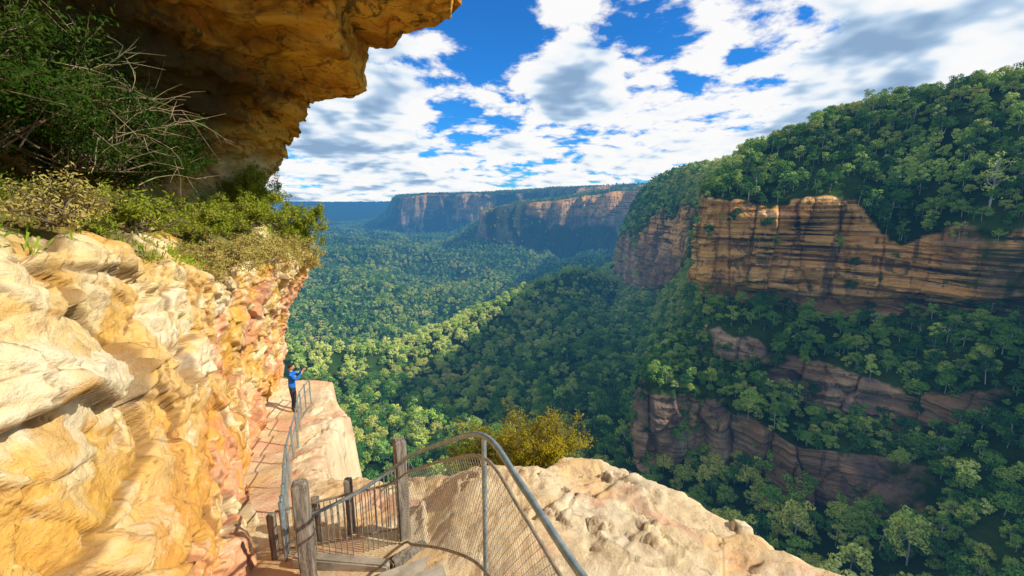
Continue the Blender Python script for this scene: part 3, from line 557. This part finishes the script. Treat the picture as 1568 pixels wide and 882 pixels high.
for p in posts: post('timber_post', *p)
fence = empty('stair_handrail')
topr = crspline([(1.0, .5, -1.5), (.62, 1.2, -1.72), (.36, 1.9, -1.90), (.07, 2.55, -1.86), (-.23, 3.2, -1.87), (-.68, 3.95, -2.38), (-1.25, 4.7, -3.02), (-1.5, 5.07, -3.38), (-2.05, 4.95, -3.72), (-2.75, 4.75, -3.98)], 10)
part('top_rail', tubes_mesh('top_rail', [(topr, .024)], M_steel, 10), fence)
off = np.zeros_like(topr); off[:, 2] = -.2
midr = (topr+off)[:76]; part('mid_rail', tubes_mesh('mid_rail', [(midr, .014)], M_rust, 8), fence)
hgt = np.interp(np.arange(len(topr)), [0, 40, 70, 90], [1.25, 1.3, 1.2, .78]); botr = topr.copy(); botr[:, 2] -= hgt
part('bottom_rail', tubes_mesh('bottom_rail', [(botr, .016)], M_rust, 8), fence)
wr = []
seg = 71; arc = np.r_[0, np.cumsum(np.linalg.norm(np.diff(topr[:seg], axis=0), axis=1))]; step = .062
def panel(s, t):
    a = np.array([np.interp(s, arc, midr[:seg, k]) for k in range(3)]).T; b = np.array([np.interp(s, arc, botr[:seg, k]) for k in range(3)]).T
    return b*(1-t)[:, None]+a*t[:, None]
tt = np.linspace(0, 1, 16)
for s0 in np.arange(-1.2, arc[-1], step):
    s = s0+tt*.75; ok = (s >= 0) & (s <= arc[-1])
    if ok.sum() > 2: wr.append((panel(s[ok], tt[ok]), .0022))
    s = s0+(1-tt)*.75; ok = (s >= 0) & (s <= arc[-1])
    if ok.sum() > 2: wr.append((panel(s[ok], tt[ok]), .0022))
part('wire_mesh', tubes_mesh('wire_mesh', wr, M_rust, 3), fence)
part('pipe_post', tubes_mesh('pipe_post', [([topr[i], topr[i]-np.array([0, 0, 1.5])], .021) for i in (10, 40)], M_steel, 8), fence)
bal = []
for i in np.linspace(71, len(topr)-1, 18):
    i0 = int(i); bal.append(([topr[i0], [topr[i0][0], topr[i0][1], botr[i0][2]-.02]], .008))
part('balusters', tubes_mesh('balusters', bal, M_rust, 5), fence)
f2 = empty('landing_railing'); a = np.array([-1.5, 5.25, -3.75]); b = np.array([-3.2, 5.1, -4.1]); L2 = [([a, b], .016), ([a-[0, 0, .72], b-[0, 0, .6]], .014)]
for t in np.linspace(.03, .97, 20):
    p = a*(1-t)+b*t; L2.append(([p, p-np.array([0, 0, .66])], .007))
part('rails', tubes_mesh('landing_rails', L2, M_rust, 6), f2)
f3 = empty('path_handrail')
pr_ = crspline([(-3.0, 4.9, -3.85), (-3.24, 5.4, -3.95), (-4.35, 7.5, -4.62), (-5.75, 10.5, -5.5), (-7.0, 13.2, -6.15), (-7.45, 14.8, -6.4)], 14)
L3 = [(pr_, .02), (pr_-[0, 0, .28], .012), (pr_-[0, 0, .95], .014)]
L3 += [([pr_[i]+[0, 0, .05], pr_[i]-np.array([0, 0, 1.15])], .022) for i in range(0, len(pr_), 7)]
part('rails', tubes_mesh('path_rails', L3, M_steel, 6), f3)
arc3 = np.r_[0, np.cumsum(np.linalg.norm(np.diff(pr_, axis=0), axis=1))]; wr = []
for s0 in np.arange(-.7, arc3[-1], .14):
    for sg in (0, 1):
        s = s0+(tt if sg == 0 else 1-tt)*.67; ok = (s >= 0) & (s <= arc3[-1])
        if ok.sum() > 2:
            q = np.stack([np.interp(s[ok], arc3, pr_[:, k]) for k in range(3)], 1); q[:, 2] -= .95-.67*tt[ok]; wr.append((q, .0022))
part('wire_mesh', tubes_mesh('path_mesh', wr, M_rust, 3), f3)
st = empty('stone_stairs')
def box(name, cx, cy, cz, sx, sy, sz, rz, mat, parent):
    bm = bmesh.new(); bmesh.ops.create_cube(bm, size=1); bmesh.ops.scale(bm, vec=(sx, sy, sz), verts=bm.verts); bmesh.ops.bevel(bm, geom=bm.edges[:], offset=min(.02, .2*min(sx, sy, sz)), segments=2, affect='EDGES')
    me = bpy.data.meshes.new(name); bm.to_mesh(me); bm.free(); me.materials.append(mat); o = part(name, me, parent); o.location = (cx, cy, cz); o.rotation_euler = (0, 0, rz); return o
for i in range(8):
    box('step_%d' % (i+1), -1.45+.28*i*.62, 4.35-.33*i, -4.56+.175*i, 1.15, .42, .2, .45, M_conc, st)
box('kerb', -2.2, 4.75, -4.58, 1.3, .14, .16, -.1, M_conc, st); box('riser', -1.35, 4.85, -4.56, .5, .16, .16, .7, M_wood, st)
# ------------------------------------------------------------------ person
M_blue = mat_plain('blue_jacket', (.01, .12, .50), (.015, .18, .65), 9.); M_trou = mat_plain('dark_trousers', (.02, .025, .04), (.04, .045, .06), 9.); M_skin = mat_plain('skin', (.50, .27, .17), (.56, .32, .21), 9., .6)
M_hair = mat_plain('hair', (.03, .018, .01), (.06, .035, .02), 30.); M_boot = mat_plain('boots', (.05, .035, .025), (.09, .06, .04), 9.); M_cam = mat_plain('camera_body', (.01, .01, .01), (.03, .03, .03), 9., .4); M_eye = mat_plain('eyes', (.02, .02, .02), (.03, .02, .02), 9., .3)
def skinned(name, J, E, rad, root=0, lv=2):
    me = bpy.data.meshes.new(name); me.from_pydata(J, E, []); o = link(bpy.data.objects.new(name, me))
    sk = o.modifiers.new('s', 'SKIN'); sk.use_smooth_shade = True
    for i, rr in enumerate(rad):
        v = me.skin_vertices[0].data[i]; v.radius = rr if isinstance(rr, tuple) else (rr, rr); v.use_root = (i == root)
    o.modifiers.new('ss', 'SUBSURF').levels = lv; o.modifiers['ss'].render_levels = lv
    dg = bpy.context.evaluated_depsgraph_get(); m2 = bpy.data.meshes.new_from_object(o.evaluated_get(dg)); m2.name = name; o.modifiers.clear(); o.data = m2; return o
J = [(0, 0, .95), (.0, 0, 1.12), (.0, 0, 1.30), (.0, 0, 1.42), (.01, 0, 1.50), (.02, 0, 1.56),
     (0, .17, 1.41), (.20, .24, 1.24), (.37, .10, 1.46), (.42, .07, 1.52), (0, -.17, 1.41), (.20, -.24, 1.24), (.37, -.10, 1.46), (.42, -.07, 1.52),
     (0, .10, .90), (.04, .12, .49), (-.02, .13, .10), (.03, .13, .05), (.16, .15, .04), (0, -.10, .90), (.02, -.12, .49), (-.04, -.13, .10), (.01, -.13, .05), (.14, -.15, .04)]
E = [(0, 1), (1, 2), (2, 3), (3, 4), (4, 5), (3, 6), (6, 7), (7, 8), (8, 9), (3, 10), (10, 11), (11, 12), (12, 13), (0, 14), (14, 15), (15, 16), (16, 17), (17, 18), (0, 19), (19, 20), (20, 21), (21, 22), (22, 23)]
Rr = [(.13, .16), (.12, .145), (.13, .17), (.11, .15), .06, .055, .075, .055, .036, .03, .075, .055, .036, .03, .105, .068, .045, .045, .035, .105, .068, .045, .045, .035]
person = empty('hiker'); bd = skinned('body', J, E, Rr); me = bd.data
for m in (M_blue, M_trou, M_skin, M_boot): me.materials.append(m)
for p in me.polygons:
    c = p.center; k = 0
    if c.z < .11: k = 3
    elif c.z < .93: k = 1
    elif c.z > 1.51 and c.x < .15: k = 2
    elif c.x > .355: k = 2
    p.material_index = k; p.use_smooth = True
bd.parent = person
def blob(name, loc, sc, mat, fn=None):
    bm = bmesh.new(); bmesh.ops.create_uvsphere(bm, u_segments=20, v_segments=14, radius=1)
    for v in bm.verts:
        if fn: fn(v)
        v.co = Vector((v.co.x*sc[0]+loc[0], v.co.y*sc[1]+loc[1], v.co.z*sc[2]+loc[2]))
    for f in bm.faces: f.smooth = True
    me = bpy.data.meshes.new(name); bm.to_mesh(me); bm.free(); me.materials.append(mat); o = part(name, me, person); return o
def face(v):
    c = v.co
    if c.z < 0: c.y *= 1+.28*c.z; c.x *= 1+.12*c.z
    if c.x > .9 and abs(c.y) < .25 and -.35 < c.z < .1: c.x += .22
blob('head', (.035, 0, 1.645), (.098, .078, .118), M_skin, face)
blob('hair', (.018, 0, 1.672), (.102, .086, .105), M_hair, lambda v: setattr(v.co, 'z', max(v.co.z, -.35+.9*max(0, v.co.x))))
for s in (1, -1):
    blob('ear', (.03, s*.08, 1.64), (.018, .012, .03), M_skin); blob('eye', (.122, s*.03, 1.652), (.010, .012, .008), M_eye)
blob('mouth', (.128, 0, 1.59), (.008, .025, .006), M_hair)
fl = []
for s in (1, -1):
    blob('palm', (.435, s*.066, 1.545), (.03, .018, .042), M_skin)
    for i in range(4):
        z = 1.525+.018*i; ln = [.9, 1.05, 1., .8][i]; fl.append(([(.445, s*.072, z), (.475, s*.078, z+.01), (.495, s*.06, z+.012), (.492-.01*(1-ln), s*.035/ln, z+.012)], [.009, .009, .008, .006]))
    fl.append(([(.42, s*.06, 1.53), (.425, s*.04, 1.55), (.43, s*.022, 1.56)], [.011, .010, .007]))
part('fingers', tubes_mesh('fingers', fl, M_skin, 6), person)
box('camera_body', .455, 0, 1.565, .05, .13, .085, 0, M_cam, person); part('camera_lens', tubes_mesh('lens', [([(.47, 0, 1.565), (.54, 0, 1.565)], .032), ([(.54, 0, 1.565), (.55, 0, 1.565)], [.032, .001])], M_cam, 14), person)
person.location = (-7.85, 14.35, gz(-7.85, 14.35)-.005); person.rotation_euler = (0, 0, math.radians(20))
# ------------------------------------------------------------------ world, sun, camera
sun_dir = Vector((.80, -.22, .62)).normalized(); el = math.asin(sun_dir.z); az = math.atan2(sun_dir.x, sun_dir.y)
w = bpy.data.worlds.new('World'); scene.world = w; w.use_nodes = True; w.node_tree.nodes.clear(); N = NT(w.node_tree)
sky = N.n('ShaderNodeTexSky', sky_type='NISHITA'); sky.sun_disc = False; sky.sun_elevation = el; sky.sun_rotation = az; sky.ozone_density = 2.5; sky.air_density = 1.; sky.dust_density = .3
D = N.n('ShaderNodeTexCoord').outputs['Generated']; sx = N.n('ShaderNodeSeparateXYZ'); N.set(sx.inputs[0], D)
zz = N.m('ADD', N.m('MAXIMUM', sx.outputs[2], 0.), .20)
cb = N.n('ShaderNodeCombineXYZ'); N.set(cb.inputs[0], N.m('DIVIDE', sx.outputs[0], zz)); N.set(cb.inputs[1], N.m('DIVIDE', sx.outputs[1], zz)); cb.inputs[2].default_value = 1.7
p = cb.outputs[0]
n1 = N.m('ADD', N.noise(p, 2.1, 7, .62, .15), N.m('MULTIPLY', N.m('SUBTRACT', .42, N.vor(p, 4.8, detail=3.)), .46)); n2 = N.noise(N.vm('ADD', p, (.09, -.02, .04)), 2.1, 3, .58, .15)
cov = N.m('ADD', n1, -.014)
# unseen sky overhead and behind cleared to cut ambient light, cumulus over the valley
clear = N.m('MAXIMUM', N.ss(sx.outputs[2], .55, .75), N.ss(sx.outputs[1], .15, -.35)); cov = N.m('SUBTRACT', cov, N.m('MULTIPLY', clear, .13))
def gap(b, g, wdt, amt):
    global cov
    d = Vector((b, 1, g)).normalized(); dt = N.vm('DOT_PRODUCT', D, tuple(d), out=1); cov = N.m('SUBTRACT', cov, N.m('MULTIPLY', N.ss(dt, math.cos(wdt), 1.), amt))
gap(-.10, .31, .24, .14); gap(-.02, .42, .16, .10); gap(.29, .31, .14, .12); gap(.56, .37, .13, .13); gap(.15, .11, .10, .06); gap(-.35, .24, .2, -.10); gap(.12, .27, .14, -.14); gap(.9, .25, .4, -.10); gap(-.3, .06, .25, -.06)
mask = N.ss(cov, .40, .50)
sh = N.ss(N.m('ADD', N.m('MULTIPLY', N.m('SUBTRACT', n1, n2), 2.8), N.m('MULTIPLY', N.m('SUBTRACT', .59, cov), 2.2)), -.30, .36)
cc_ = N.ramp(sh, [(0, (.27, .42, .63)), (.35, (.50, .66, .85)), (.7, (.88, .94, 1.)), (1, (1., 1., 1.))])
b1 = N.n('ShaderNodeBackground')
skc = N.mix(1., sky.outputs[0], (.18, .85, 1.60), 'MULTIPLY'); N.set(b1.inputs[0], skc); b1.inputs[1].default_value = .105
b2 = N.n('ShaderNodeBackground'); N.set(b2.inputs[0], cc_); b2.inputs[1].default_value = .97
mx = N.n('ShaderNodeMixShader'); N.set(mx.inputs[0], mask); N.nt.links.new(b1.outputs[0], mx.inputs[1]); N.nt.links.new(b2.outputs[0], mx.inputs[2])
b3 = N.n('ShaderNodeBackground'); b3.inputs[0].default_value = (.20, .17, .09, 1); b3.inputs[1].default_value = 1.  # warm glow below the horizon, added as ground bounce for the overhang
mx2 = N.n('ShaderNodeMixShader'); N.set(mx2.inputs[0], N.ss(sx.outputs[2], -.01, -.06)); N.nt.links.new(mx.outputs[0], mx2.inputs[1]); N.nt.links.new(b3.outputs[0], mx2.inputs[2])
wo = N.n('ShaderNodeOutputWorld'); N.nt.links.new(mx2.outputs[0], wo.inputs[0])
ld = bpy.data.lights.new('sun', 'SUN'); ld.energy = 5.0; ld.angle = math.radians(.5); ld.color = (1, .93, .80); lo = link(bpy.data.objects.new('sun', ld)); lo.rotation_euler = sun_dir.to_track_quat('Z', 'Y').to_euler()
cam = bpy.data.cameras.new('camera'); cam.sensor_width = 36; cam.lens = 36*658/1568; cam.clip_start = .05; cam.clip_end = 40000; co = link(bpy.data.objects.new('camera', cam)); co.rotation_euler = (math.radians(90-11.3), 0, 0); scene.camera = co
scene.view_settings.view_transform = 'Standard'; scene.view_settings.look = 'None'; scene.view_settings.exposure = 0
